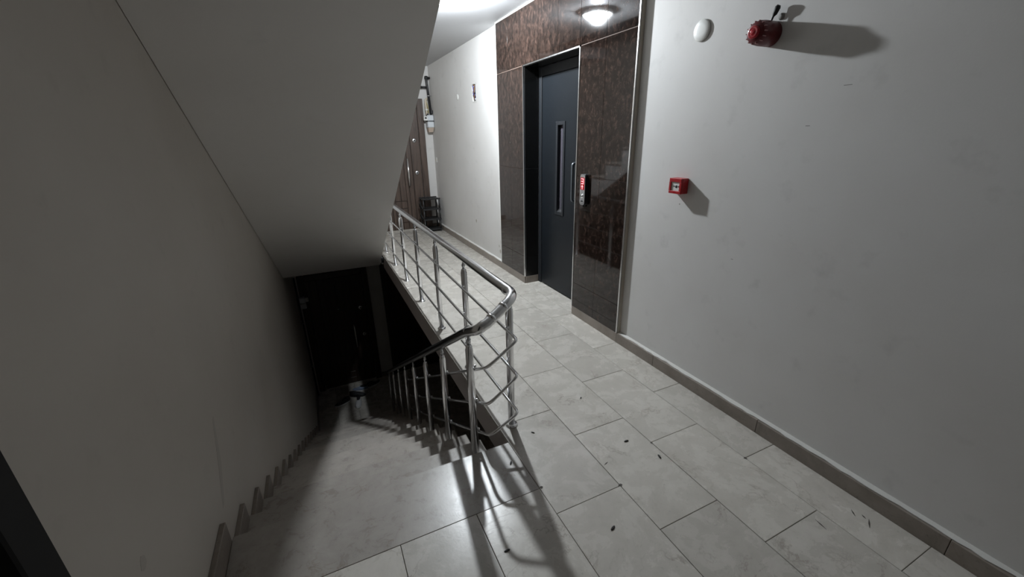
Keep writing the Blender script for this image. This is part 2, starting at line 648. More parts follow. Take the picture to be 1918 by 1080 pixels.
def skirt_run(parent, y0, y1, step, z=0.0, x0=MX, x1=WX):
    y = y0
    while y < y1 - 0.02:
        e = min(y + step * random.uniform(0.96, 1.04), y1)
        if y1 - e < 0.15:
            e = y1
        MB().box((x0, y + 0.0008, z - TT), (x1, e - 0.0008, z + SK + random.uniform(-0.001, 0.001)), 0.0015).build('skirting_piece', 'skirt', parent)
        y = e


skirt_run(bs, YB, 2.236, 0.78)
def ledge(y0, y1):
    b = MB()
    n = int((y1 - y0) / 0.035)
    top, bot = [], []
    for k in range(n + 1):
        y = y0 + (y1 - y0) * k / n
        x = MX + 0.006 + random.uniform(-0.002, 0.006)
        if k % 9 > 6:
            x += 0.006
        z = SK + 0.0045
        top.append((b.bm.verts.new((x, y, z - 0.001)), b.bm.verts.new((WX, y, z + 0.003)), b.bm.verts.new((x, y, SK + 0.0005))))
    for p, q in zip(top, top[1:]):
        b.bm.faces.new([p[0], q[0], q[1], p[1]])
        b.bm.faces.new([p[2], q[2], q[0], p[0]])
    b.build('paint_ledge', 'plaster_raw', bs)


ledge(YB + 0.01, 2.228)
ledge(4.40, YE - 0.02)
for y0, y1 in ((2.236, 2.855), (3.775, 4.385)):
    MB().box((MX, y0, -TT), (1.918, y1, SK), 0.001).build('skirting_piece', 'skirt', bs)
skirt_run(bs, 4.385, YE - 0.012, 0.6)
MB().box((1.918, 3.762, -TT), (2.065, 3.775, SK), 0.001).build('skirting_piece', 'skirt', bs)
MB().box((1.918, 2.855, -TT), (2.065, 2.868, SK), 0.001).build('skirting_piece', 'skirt', bs)

bl = struct(bpy.data.objects.new('baseboard_left', None))
COL.objects.link(bl)
MB().box((LX, 0.87, -TT), (LX + 0.02, YN - 0.005, 0.10), 0.002).build('skirting_piece', 'skirt', bl)
for k in range(1, NR):
    y0 = YN + RUN * (k - 1)
    MB().box((LX, y0 + 0.001, -RISE * k - 0.01), (LX + 0.02, y0 + RUN - 0.004 + random.uniform(-0.01, 0.008), -RISE * k + 0.10 + random.uniform(-0.004, 0.004)), 0.002).build('skirting_piece', 'skirt', bl)
MB().box((LX, YL + 0.02, Z2 - TT), (LX + 0.02, YE - 0.02, Z2 + 0.09), 0.002).build('skirting_piece', 'skirt', bl)

be = struct(bpy.data.objects.new('baseboard_end', None))
COL.objects.link(be)
for z in (0.0, Z2):
    MB().box((0.585, YE - 0.02, z - TT), (0.795, YE, z + 0.09), 0.002).build('skirting_piece', 'skirt', be)
    MB().box((1.805, YE - 0.012, z - TT), (MX, YE, z + SK), 0.001).build('skirting_piece', 'skirt', be)

# ------------------------------------------------------------------ marble cladding round the lift
clad = struct(bpy.data.objects.new('trim_1', None))
COL.objects.link(clad)
PANEL = {}


def panel(y0, y1, z0, z1):
    g = 0.0022
    key = (round(y1 - y0, 3), round(z1 - z0, 3))
    if key not in PANEL:
        m = MB().box((0, g / 2, g / 2), (0.012, y1 - y0 - g / 2, z1 - z0 - g / 2), 0.0007)
        PANEL[key] = m.mesh('marble_panel', 'dark_marble')
    return link('marble_panel', PANEL[key], clad, (MX + random.uniform(0, 0.0004), y0, z0))


ZL = [SK, 0.298, 1.195, 2.10]
for z0, z1 in zip(ZL, ZL[1:]):
    for y0, y1 in ((2.24, 2.545), (2.545, 2.848)):
        panel(y0, y1, z0, z1)
    for y0, y1 in ((3.782, 4.083), (4.083, 4.381)):
        panel(y0, y1, z0, z1)
ys = [2.24, 2.548, 2.855, 3.17, 3.485, 3.80, 4.105, 4.381]
for y0, y1 in zip(ys, ys[1:]):
    panel(y0, y1, 2.104, H - 0.012)
# reveals of the recess in the same marble
for z0, z1 in zip(ZL, ZL[1:]):
    MB().box((1.919, 3.765, z0 + 0.001), (2.066, 3.775, z1 - 0.001), 0.0005).build('reveal_panel', 'reveal', clad)
    MB().box((1.919, 2.855, z0 + 0.001), (2.066, 2.865, z1 - 0.001), 0.0005).build('reveal_panel', 'reveal', clad)
MB().box((1.919, 2.866, 2.09), (2.066, 3.764, 2.10), 0.0005).build('reveal_panel', 'reveal', clad)
# grout bed seen in the joints
b = MB()
b.box((1.9095, 2.242, SK), (1.9178, 2.846, H - 0.013))
b.box((1.9095, 3.784, SK), (1.9178, 4.379, H - 0.013))
b.box((1.9095, 2.848, 2.106), (1.9178, 3.782, H - 0.013))
b.build('grout_bed', 'panel_grout', clad)

# bright metal edge strips: round the opening, and the cladding's right edge
tr2 = struct(bpy.data.objects.new('trim_2', None))
COL.objects.link(tr2)
MB().box((MX - 0.003, 3.771, SK), (1.918, 3.782, 2.104)).build('edge_strip', 'alu', tr2)
MB().box((MX - 0.003, 2.848, SK), (1.918, 2.859, 2.104)).build('edge_strip', 'alu', tr2)
MB().box((MX - 0.003, 2.848, 2.094), (1.918, 3.782, 2.104)).build('edge_strip', 'alu', tr2)
MB().box((MX - 0.003, 2.231, SK), (1.913, 2.240, H)).build('edge_strip', 'alu', tr2)
MB().box((MX - 0.002, 4.381, SK), (WX, 4.392, H)).build('edge_strip', 'white', tr2)
MB().box((MX - 0.002, 2.240, H - 0.012), (1.918, 4.385, H)).build('ceiling_bead', 'white', tr2)
MB().box((1.913, 2.228, SK), (WX, 2.236, H)).build('plaster_bead', 'bead', tr2)


# ------------------------------------------------------------------ doors
def wooden_door(name, x0, x1, z0, mat, hinge_left=True, top=2.09):
    root = struct(bpy.data.objects.new(name, None))
    COL.objects.link(root)
    root.location = (0, YE, z0)
    fw = 0.10
    MB().box((x0, -0.045, 0.0), (x0 + fw, 0, top), 0.006).build('frame_post', mat, root)
    MB().box((x1 - fw, -0.045, 0.0), (x1, 0, top), 0.006).build('frame_post', mat, root)
    MB().box((x0 + fw, -0.045, top - fw), (x1 - fw, 0, top), 0.006).build('frame_head', mat, root)
    MB().box((x0 + fw, -0.03, 0.0), (x1 - fw, 0, 0.018), 0.003).build('threshold', 'tread', root)
    a0, a1 = x0 + fw + 0.004, x1 - fw - 0.004
    zt = top - fw - 0.004
    leaf = MB().box((a0, -0.018, 0.02), (a1, 0, zt)).build('leaf', 'wood_groove' if mat == 'wood' else mat, root)
    # vertical boards of the leaf, wide stiles at both sides and narrow ones between
    ws = [0.16, 0.085, 0.06, 0.10, 0.10, 0.06, 0.085, 0.16]
    s = sum(ws)
    x = a0
    for i, w in enumerate(ws):
        e = x + w / s * (a1 - a0)
        if i in (3, 4):
            zz = [0.02, 0.14, 0.26, 0.38, 0.50, 1.45, 1.58, 1.71, zt]
            for q0, q1 in zip(zz, zz[1:]):
                MB().box((x + 0.004, -0.027, q0 + 0.004), (e - 0.004, -0.018, q1 - 0.004), 0.004).build('leaf_board', mat, root)
        else:
            MB().box((x + 0.004, -0.030 if i in (0, 7) else -0.026, 0.024), (e - 0.004, -0.018, zt - 0.004), 0.004).build('leaf_board', mat, root)
        x = e
    side = 1 if hinge_left else -1
    edge = a1 if hinge_left else a0
    hx = edge - side * 0.235
    bar = MB().tube([(hx, -0.075, 0.75), (hx, -0.075, 1.19)], 0.015, 12).build('pull_handle', 'chrome', root)
    st = MB()
    for z in (0.84, 1.11):
        st.tube([(hx, -0.026, z), (hx, -0.075, z)], 0.007, 10)
    st.build('standoff', 'chrome', bar)
    for z in (0.955, 1.465):
        r = MB().lathe([(0.034, -0.030), (0.034, -0.040), (0.024, -0.046), (0.0, -0.046)], (edge - side * 0.085, 0, z), 'y', 20).build('lock_rosette', 'steel', root)
        MB().lathe([(0.012, -0.046), (0.012, -0.054), (0.0, -0.054)], (edge - side * 0.085, 0, z), 'y', 14).build('lock_cylinder', 'black', r)
    MB().lathe([(0.014, -0.027), (0.014, -0.036), (0.0, -0.038)], ((a0 + a1) / 2, 0, 1.50), 'y', 14).build('peephole', 'steel', root)
    return root


wooden_door('door_1', 0.80, 1.80, 0.0, 'wood')
wooden_door('door_2', -0.50, 0.58, Z2, 'wood_dark', True, 2.17)
wooden_door('door_3', 0.80, 1.80, Z2, 'wood_dark', True, 2.17)

# dark door in the left wall at the frame's lower left corner
d4 = struct(bpy.data.objects.new('door_4', None))
COL.objects.link(d4)
MB().box((LX - 0.06, 0.78, 0), (LX + 0.012, 0.86, 2.1), 0.004).build('frame_post', 'black_door', d4)
MB().box((LX - 0.06, -0.14, 0), (LX + 0.012, -0.06, 2.1), 0.004).build('frame_post', 'black_door', d4)
MB().box((LX - 0.06, -0.06, 2.02), (LX + 0.012, 0.78, 2.1), 0.004).build('frame_head', 'black_door', d4)
MB().box((LX - 0.06, -0.058, 0.0), (LX - 0.02, 0.778, 2.018), 0.002).build('leaf', 'black_door', d4)
for q in range(6):
    MB().box((LX - 0.02, -0.05 + q * 0.138, 0.01), (LX - 0.010, -0.05 + q * 0.138 + 0.130, 2.01), 0.004).build('leaf_board', 'black_door', d4)

# lift door
d5 = struct(bpy.data.objects.new('door_5', None))
COL.objects.link(d5)
DX = 2.075
fr = MB()
fr.box((DX - 0.008, 3.712, 0.0), (2.139, 3.764, 2.088), 0.003)
fr.box((DX - 0.008, 2.866, 0.0), (2.139, 2.905, 2.088), 0.003)
fr.box((DX - 0.008, 2.905, 2.01), (2.139, 3.712, 2.088), 0.003)
fr.build('door_frame', 'slate_frame', d5)
wy0, wy1, wz0, wz1 = 3.295, 3.445, 0.785, 1.615
lf = MB()
lf.box((DX, 2.908, 0.012), (2.115, wy0 + 0.03, 2.007))
lf.box((DX, wy1 - 0.03, 0.012), (2.115, 3.709, 2.007))
lf.box((DX, wy0 + 0.03, 0.012), (2.115, wy1 - 0.03, wz0 + 0.03))
lf.box((DX, wy0 + 0.03, wz1 - 0.03), (2.115, wy1 - 0.03, 2.007))
leaf = lf.build('leaf', 'slate', d5)
wf = MB()
wf.box((DX - 0.007, wy0, wz0), (DX, wy0 + 0.03, wz1), 0.002)
wf.box((DX - 0.007, wy1 - 0.03, wz0), (DX, wy1, wz1), 0.002)
wf.box((DX - 0.007, wy0 + 0.03, wz0), (DX, wy1 - 0.03, wz0 + 0.03), 0.002)
wf.box((DX - 0.007, wy0 + 0.03, wz1 - 0.03), (DX, wy1 - 0.03, wz1), 0.002)
wf.build('window_frame', 'slate_frame', d5)
MB().box((DX + 0.024, wy0 + 0.03, wz0 + 0.03), (DX + 0.030, wy1 - 0.03, wz1 - 0.03)).build('window_pane', 'glass', d5)
MB().prism([(DX, wz0 + 0.03), (DX + 0.024, wz0 + 0.055), (DX + 0.024, wz0 + 0.03)], 'y', wy0 + 0.03, wy1 - 0.03)
sl = MB()
sl.prism([(DX + 0.001, wz0 + 0.0301), (DX + 0.0235, wz0 + 0.056), (DX + 0.0235, wz0 + 0.0301)], 'y', wy0 + 0.031, wy1 - 0.031)
sl.build('window_sill', 'steel', d5)
hd = MB()
hd.tube(fillet([(DX, 3.095, 0.955), (DX - 0.045, 3.095, 0.955), (DX - 0.045, 3.095, 1.27), (DX, 3.095, 1.27)], 0.02), 0.012, 12)
hd.build('pull_handle', 'handle', d5)

# ------------------------------------------------------------------ stairs


def staircase(name, label, ztop, xr, body_mat, side_under):
    root = thing(name, label, 'stairs', (0, 0, ztop))
    # solid body: stepped top under the treads, sloping soffit
    poly = []
    for k in range(NR):
        zk = -RISE * k
        y = YN + RUN * (k - 1)
        if k == 0:
            continue
        poly.append((y - 0.0, zk + RISE - 0.032))
        poly.append((y - 0.0, zk - 0.032))
    poly.append((YL, Z2 + RISE - 0.032))
    # soffit
    off = side_under
    zs = lambda y: off - 0.607 * (y - 4.2)
    poly.append((YL, zs(YL)))
    ytop = 4.2 + (off - (-0.165)) / 0.607
    poly.append((ytop, -0.165))
    poly.append((ytop, -0.035))
    poly.append((YN, -0.035))
    # tidy: drop duplicate of first top corner
    b = MB()
    b.prism(poly, 'x', LX + 0.003, xr)
    b.build('stair_body', body_mat, root)
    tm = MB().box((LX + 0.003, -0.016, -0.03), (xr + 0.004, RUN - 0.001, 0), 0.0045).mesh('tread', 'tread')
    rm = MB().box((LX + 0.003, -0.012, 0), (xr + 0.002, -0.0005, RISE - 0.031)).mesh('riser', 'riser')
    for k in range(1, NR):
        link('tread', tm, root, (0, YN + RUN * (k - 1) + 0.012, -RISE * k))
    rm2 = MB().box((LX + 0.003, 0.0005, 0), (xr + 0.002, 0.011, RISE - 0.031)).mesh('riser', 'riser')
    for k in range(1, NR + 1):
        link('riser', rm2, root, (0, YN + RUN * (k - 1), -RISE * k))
    return root


# fix nosing: treads run from y-0.004 to y+RUN
staircase('staircase', 'beige marble flight of steps going down into the dark landing', 0.0, 0.64, 'wall', 0.815 - RISE * NR)
staircase('staircase', 'stair flight overhead shown by its smooth sloping grey underside', RISE * NR, 0.655, 'soffit', 0.815 - RISE * NR)

# ------------------------------------------------------------------ railing
rail = thing('stair_railing', 'polished steel stair railing with round handrail and three thin rails', 'railing', (0.777, 1.717, 0))
RO = Vector((0.777, 1.717, 0))


def rel(pts):
    return [Vector(p) - RO for p in pts]


FX = 0.56
fz = lambda y: 0.635 - 0.607 * (y - 1.70)
path = [(0.777, 5.95, 0.79), (0.777, 1.655, 0.79), (FX, 1.60, 0.70), (FX, 1.80, fz(1.80)), (FX, 5.72, fz(5.72))]
hp = [(0.777, 5.95, 0.79)]
hp += [tuple(v) for v in fillet([(0.777, 1.95, 0.79), (0.777, 1.64, 0.795), (0.60, 1.57, 0.715)], 0.075, 10)]
hp += [tuple(v) for v in fillet([(0.61, 1.575, 0.722), (FX - 0.004, 1.560, 0.700), (FX, 1.75, fz(1.75))], 0.045, 10)[1:]]
hp += [(FX, 5.70, fz(5.70))]
MB().tube(rel(hp), 0.025, 20).build('handrail', 'chrome', rail)


def collar(p, d, r=0.0259, l=0.009):
    p, d = Vector(p), Vector(d).normalized()
    MB().tube(rel([p - d * l, p + d * l]), r, 20).build('handrail_collar', 'chrome', rail)


collar((0.777, 1.745, 0.79), (0, 1, 0))
collar((0.70, 1.610, 0.762), (0.177, 0.07, 0.08))
collar((0.628, 1.582, 0.73), (0.177, 0.07, 0.08))
collar((FX, 1.72, fz(1.72)), (0, 1, -0.607))
# balusters
H1 = 0.765


def baluster_meshes(h, tag_):
    post = MB().lathe([(0.0195, 0.004), (0.0195, h - 0.075), (0.0165, h - 0.068), (0.0165, h - 0.058), (0.010, h - 0.050), (0.0, h - 0.050)], (0, 0, 0), 'z', 18).mesh('baluster', 'chrome')
    fl = MB().lathe([(0.034, 0.0), (0.034, 0.005), (0.027, 0.011), (0.0196, 0.013)], (0, 0, 0), 'z', 20).mesh('base_flange', 'chrome')
    pin = MB().tube([(0, 0, h - 0.052), (0, 0, h - 0.004)], 0.0075, 10).tube([(0, 0, h - 0.035), (0, 0, h - 0.02)], 0.011, 10).mesh('top_pin', 'steel')
    return post, fl, pin


clip = MB().lathe([(0.006, 0.0), (0.0085, 0.006), (0.006, 0.012), (0.0, 0.0125)], (0, 0, 0), 'x', 12).mesh('rail_clip', 'chrome')
pm = baluster_meshes(H1, 'a')
RZ = (0.595, 0.40, 0.185)
for i in range(7):
    y = 1.717 + 0.6875 * i
    p = link('baluster', pm[0], rail, Vector((0.777, y, 0.0)) - RO)
    link('base_flange', pm[1], p)
    link('top_pin', pm[2], p)
    for z in RZ:
        link('rail_clip', clip, p, (-0.0195 - 0.012, 0, z))
H2 = 0.78
h2 = (fz(1.725) - 0.024) + RISE
pm2 = baluster_meshes(h2, 'b')
FZ = (0.47, 0.27, 0.085)   # rail heights where they turn down the flight (y = 1.64)
for i in range(8):
    y = 1.725 + 0.56 * i
    z = -RISE * (1 + 2 * i)
    p = link('baluster', pm2[0], rail, Vector((FX, y, z)) - RO)
    link('base_flange', pm2[1], p)
    link('top_pin', pm2[2], p)
    for q in FZ:
        link('rail_clip', clip, p, (0.0195, 0, q - 0.607 * (1.725 - 1.64) + RISE))
RX1, RX2 = 0.7485, 0.5885
for z1, z2 in zip(RZ, FZ):
    f = lambda y: z2 - 0.607 * (y - 1.64)
    pts = [(RX1, 5.93, z1), (RX1, 1.565, z1 + 0.005), (RX2, 1.55, f(1.55) - 0.02), (RX2, 5.70, f(5.70))]
    MB().tube(rel(fillet_multi(pts, (0.03, 0.05), 8)), 0.008, 12).build('thin_rail', 'chrome', rail)

# ------------------------------------------------------------------ ceiling lamp
lamp = thing('ceiling_lamp', 'round frosted glass ceiling lamp glowing white above the corridor', 'lamp', LAMP)
MB().lathe([(0.134, -0.001), (0.134, -0.030), (0.128, -0.030), (0.128, -0.018), (0.0, -0.018)], (0, 0, 0), 'z', 40).build('lamp_base', 'white', lamp)
bowl = MB()
prof = []
for k in range(13):
    a = k / 12 * math.pi / 2
    prof.append((0.127 * math.cos(a) ** 0.8 if k < 12 else 0.0, -0.024 - 0.050 * math.sin(a)))
bowl.lathe(prof, (0, 0, 0), 'z', 40)
bowl.build('glass_bowl', 'lamp', lamp)
for q in range(3):
    a = 2 * math.pi * q / 3 + 0.4
    c, s_ = math.cos(a), math.sin(a)
    MB().tube([(0.136 * c, 0.136 * s_, -0.008), (0.138 * c, 0.138 * s_, -0.03), (0.126 * c, 0.126 * s_, -0.044)], 0.005, 8).build('glass_clip', 'steel', lamp)

# ------------------------------------------------------------------ wall devices near the camera
cap = thing('cover_plate', 'round white blank cover plate high on the right wall', 'cover plate', (WX, 1.79, 1.990))
MB().lathe([(0.044, 0.0), (0.044, -0.004), (0.0505, -0.004), (0.0505, -0.007), (0.046, -0.010), (0.025, -0.012), (0.0, -0.0125)], (0, 0, 0), 'x', 36).build('cover_disc', 'white', cap)
cap2 = MB().lathe([(0.036, 0.0), (0.036, -0.004), (0.028, -0.008), (0.0, -0.009)], (0, 0, 0), 'x', 28).build('cover_plate', 'white', None, (WX, 5.79, 2.003))
tag(cap2, 'small round white cap on the far wall left of the broken hole', 'cover plate')

sir = thing('fire_alarm_siren', 'dark red round fire alarm siren with a black cable on top', 'alarm siren', (WX, 1.405, 1.900))
MB().lathe([(0.0495, 0.0), (0.0495, -0.060), (0.047, -0.085), (0.041, -0.102), (0.034, -0.110), (0.0, -0.111)], (0, 0, 0), 'x', 36, 1.0, 1.0).build('siren_body', 'red_dark', sir)
MB().lathe([(0.027, -0.1085), (0.025, -0.117), (0.019, -0.1205), (0.017, -0.119), (0.011, -0.122), (0.0, -0.123)], (0, 0, 0), 'x', 28).build('strobe_lens', 'red_lens', sir)
slot = MB().box((-0.010, -0.003, -0.0018), (0.008, 0.0022, 0.0018), 0.0006).mesh('sound_slot', 'slot')
for q in range(14):
    a = 2 * math.pi * q / 14
    o = link('sound_slot', slot, sir, (-0.094, 0.0440 * math.cos(a), 0.0440 * math.sin(a)))
    o.rotation_euler = (a, 0, 0)
    o.rotation_mode = 'XYZ'
MB().tube([(-0.022, -0.006, 0.046), (-0.022, -0.012, 0.064), (-0.022, -0.017, 0.072), (-0.022, -0.026, 0.094), (-0.022, -0.030, 0.101)], [0.003, 0.0045, 0.0095, 0.0115, 0.007], 12).build('cable_gland', 'rubber', sir)
MB().lathe([(0.014, 0.0), (0.012, -0.006), (0.0, -0.007)], (0, -0.035, 0.060), 'x', 16).build('fixing_plug', 'scuff', sir)

cp = thing('fire_call_point', 'small red square fire call point box on the right wall', 'call point', (WX, 1.800, 1.212))
D = 0.058
hy, hz = 0.045, 0.043
b = MB()
b.box((-D + 0.010, -hy, -hz), (0, hy, hz), 0.003)
b.build('box', 'red', cp)
b = MB()
b.box((-D, -hy, 0.022), (-D + 0.010, hy, hz), 0.002)
b.box((-D, -hy, -hz), (-D + 0.010, hy, -0.027), 0.002)
b.box((-D, -hy, -0.027), (-D + 0.010, -0.031, 0.022), 0.001)
b.box((-D, 0.031, -0.027), (-D + 0.010, hy, 0.022), 0.001)
b.build('front_bezel', 'red', cp)
MB().box((-D + 0.006, -0.031, -0.027), (-D + 0.0105, 0.031, 0.022)).build('press_panel', 'white', cp)
MB().lathe([(0.0085, -D + 0.006), (0.0085, -D + 0.0048), (0, -D + 0.0048)], (0, -0.006, -0.002), 'x', 20).build('black_dot', 'black', cp)
b = MB()
for s in (1, -1):
    b.prism([(-0.006 + s * 0.012, -0.002), (-0.006 + s * 0.020, 0.004), (-0.006 + s * 0.020, -0.008)], 'x', -D + 0.0052, -D + 0.006)
b.build('arrow_marks', 'black', cp)
MB().box((-D - 0.0005, -0.010, -0.037), (-D, 0.010, -0.032)).build('screw_slot', 'red_lens', cp)

# ------------------------------------------------------------------ lift call panel
pn = thing('lift_call_panel', 'slim silver lift call panel with a lit red display', 'call panel', (MX, 2.716, 1.10))
hw, hh, dp = 0.034, 0.118, 0.030


def rrect(w, h, r, n=6):
    out = []
    for cx, cz, a0 in ((w - r, h - r, 0), (-w + r, h - r, 90), (-w + r, -h + r, 180), (w - r, -h + r, 270)):
        for k in range(n + 1):
            a = math.radians(a0 + 90 * k / n)
            out.append((cx + r * math.cos(a), cz + r * math.sin(a)))
    return out


MB().prism(rrect(hw, hh, 0.022), 'x', -dp + 0.006, 0).build('panel_back', 'black', pn)
MB().prism(rrect(hw - 0.002, hh - 0.002, 0.021), 'x', -dp, -dp + 0.006).build('panel_face', 'steel', pn)
MB().prism(rrect(0.025, 0.046, 0.004), 'x', -dp - 0.0012, -dp).build('display', 'display', pn, (0, 0, 0.046))
# the digit 3 and the up arrow on the display (reader looks along +X, so left is +Y)
dg = MB()
w2, t = 0.016, 0.0065
for z in (0.036, 0.018, 0.0):
    dg.box((-dp - 0.0022, -w2, z - t / 2), (-dp - 0.0012, w2, z + t / 2))
dg.box((-dp - 0.0022, -w2, 0.0), (-dp - 0.0012, -w2 + t, 0.036))
dg.build('digit_three', 'digit', pn, (0, 0, 0.046))
ar = MB()
ar.box((-dp - 0.0022, -0.0035, -0.042), (-dp - 0.0012, 0.0035, -0.021))
ar.prism([(0, -0.009), (-0.014, -0.024), (0.014, -0.024)], 'x', -dp - 0.0022, -dp - 0.0012)
ar.build('up_arrow', 'digit', pn, (0, 0, 0.046))
MB().lathe([(0.017, -dp), (0.017, -dp - 0.003), (0.0145, -dp - 0.003), (0.0145, -dp - 0.0015), (0.0125, -dp - 0.0015), (0.012, -dp - 0.005), (0.0, -dp - 0.006)], (0, 0, -0.048), 'x', 28).build('call_button', 'chrome', pn)
MB().tube([(-0.012, 0, -hh - 0.014), (-0.012, 0, -hh + 0.002)], 0.008, 12).build('key_lock', 'black', pn)
MB().box((-dp - 0.0006, -0.012, -0.092), (-dp, 0.012, -0.082)).build('engraved_plate', 'slate_frame', pn)

# ------------------------------------------------------------------ broken hole with wires
b = MB()
random.seed(3)
outer, inner = [], []
n = 26
for k in range(n):
    a = 2 * math.pi * k / n
    cy, cz = (HY0 + HY1) / 2, (HZ0 + HZ1) / 2
    ry, rz = (HY1 - HY0) / 2, (HZ1 - HZ0) / 2
    sq = max(abs(math.cos(a)), abs(math.sin(a)))
    j = random.uniform(0.90, 1.0)
    inner.append((cy + ry * math.cos(a) / sq * j * 0.93, cz + rz * math.sin(a) / sq * j * 0.97))
    j2 = random.uniform(1.0, 1.10)
    outer.append((cy + ry * math.cos(a) / sq * j2, cz + rz * math.sin(a) / sq * j2))
vo = [b.bm.verts.new((WX - 0.0015, *p)) for p in outer]
vi = [b.bm.verts.new((WX - 0.004, *p)) for p in inner]
vb = [b.bm.verts.new((WX + 0.03, *p)) for p in inner]
for k in range(n):
    k2 = (k + 1) % n
    b.bm.faces.new([vo[k], vo[k2], vi[k2], vi[k]])
    b.bm.faces.new([vi[k], vi[k2], vb[k2], vb[k]])
b.build('broken_plaster_rim', 'plaster_raw', wall_right)
b = MB()
b.box((WX + 0.002, HY1 - 0.004, HZ0), (WX + 0.0595, HY1, HZ1)).box((WX + 0.002, HY0, HZ0), (WX + 0.0595, HY0 + 0.004, HZ1)).box((WX + 0.002, HY0, HZ0), (WX + 0.0595, HY1, HZ0 + 0.004)).box((WX + 0.002, HY0, HZ1 - 0.004), (WX + 0.0595, HY1, HZ1))
b.build('cavity_shade_lining', 'hole', wall_right)  # added dark sheets give the hole its shade over pale plaster
MB().box((WX + 0.045, HY0 + 0.001, HZ0 + 0.001), (WX + 0.0595, HY1 - 0.001, HZ1 - 0.001)).build('cavity_shade_back', 'hole', wall_right)
wb = thing('wire_bundle', 'tangled wires inside the broken open hole in the far wall', 'wires', (WX + 0.03, (HY0 + HY1) / 2, (HZ0 + HZ1) / 2))
for q in range(16):
    m = random.choice(['w_blue', 'w_white', 'w_black', 'w_black', 'w_brown'])
    pts = [(random.uniform(-0.045, 0.0), random.uniform(-0.05, 0.05), random.uniform(-0.09, 0.09)) for _ in range(4)]
    pts.sort(key=lambda p: p[2])
    MB().tube(fillet(pts, 0.03, 5), 0.0055, 7).build('wire', m, wb)

bell = thing('bell_button', 'small white bell push on the wall beside the brown door', 'bell push', (WX, 7.075, 1.152))
MB().box((-0.010, -0.028, -0.040), (0, 0.028, 0.040), 0.004).build('plate', 'white', bell)
MB().box((-0.015, -0.014, -0.014), (-0.010, 0.014, 0.014), 0.003).build('push', 'cream', bell)

# ------------------------------------------------------------------ gas meter and pipes on the end wall
gm = thing('gas_meter', 'pale grey gas meter box in the corner beside the brown door', 'gas meter', (1.878, 7.09, 1.75))
MB().box((-0.050, -0.060, 0.004), (0.055, 0.06, 0.092), 0.010).build('upper_case', 'meter', gm)
MB().box((-0.050, -0.060, -0.095), (0.055, 0.06, -0.002), 0.010).build('lower_case', 'meter', gm)
MB().box((-0.052, -0.062, -0.003), (0.057, 0.062, 0.005), 0.002).build('seam_band', 'slate_frame', gm)
MB().box((-0.105, -0.062, 0.010), (-0.045, -0.012, 0.075), 0.006).build('counter_head', 'white', gm)
MB().box((-0.092, -0.064, 0.035), (-0.062, -0.0615, 0.062)).build('counter_window', 'black', gm)
b = MB()
b.loft([[(-0.045, -0.05, -0.096), (0.05, -0.05, -0.096), (0.05, 0.05, -0.096), (-0.045, 0.05, -0.096)], [(-0.035, -0.03, -0.165), (0.035, -0.03, -0.165), (0.035, 0.05, -0.165), (-0.035, 0.05, -0.165)]], True, False)
b.build('bottom_housing', 'meter_tan', gm)
b = MB()
b.tube([(0.03, 0.0, 0.09), (0.03, 0.0, 0.115)], 0.018, 14).tube([(-0.03, 0, 0.09), (-0.03, 0, 0.115)], 0.018, 14).build('pipe_union', 'black', gm)

gp = thing('gas_pipe', 'black gas pipe running up from the meter beside the brown door', 'pipe', (1.900, 7.09, 1.865))
b = MB()
b.tube(fillet([(0.008, 0, 0.0), (-0.02, 0.02, 0.515), (0.04, 0.03, 0.522)], 0.04), 0.019, 14)
b.build('riser_pipe', 'black', gp)
MB().tube([(-0.012, 0.012, 0.385), (-0.13, 0.05, 0.388)], 0.017, 14).tube([(-0.10, 0.04, 0.3875), (-0.128, 0.05, 0.388)], 0.022, 14).build('branch_pipe', 'black', gp)
MB().lathe([(0.026, 0.505), (0.028, 0.515), (0.026, 0.545), (0.0, 0.55)], (-0.02, 0.02, 0), 'z', 16).build('elbow_fitting', 'black', gp)
b = MB()
b.tube([(-0.008, 0.01, 0.262), (0.039, 0.01, 0.262)], 0.005, 8).tube([(-0.03, -0.012, 0.262), (0.012, -0.012, 0.262)], 0.007, 8).build('pipe_clamp', 'steel', gp)
MB().box((0.000, -0.03, 0.000), (0.036, 0.02, 0.05), 0.004).build('valve_body', 'black', gp)
fh = thing('flexible_gas_hose', 'cream ribbed gas hose hanging left of the black pipe', 'hose', (1.842, 7.09, 1.85))
b = MB()
b.tube(fillet([(0.0, 0, 0.0), (-0.006, 0.01, 0.14), (0.004, 0.02, 0.225), (0.03, 0.03, 0.24)], 0.03), 0.016, 12)
b.build('hose_sleeve', 'cream', fh)
MB().tube(fillet([(0.028, 0.0, 0.02), (0.028, 0.01, 0.11), (0.010, 0.02, 0.215)], 0.03), 0.006, 8).build('yellow_tube', 'hose', fh)
MB().tube([(-0.022, -0.005, 0.075), (0.02, -0.005, 0.072)], 0.014, 10).build('hose_clip', 'white', fh)

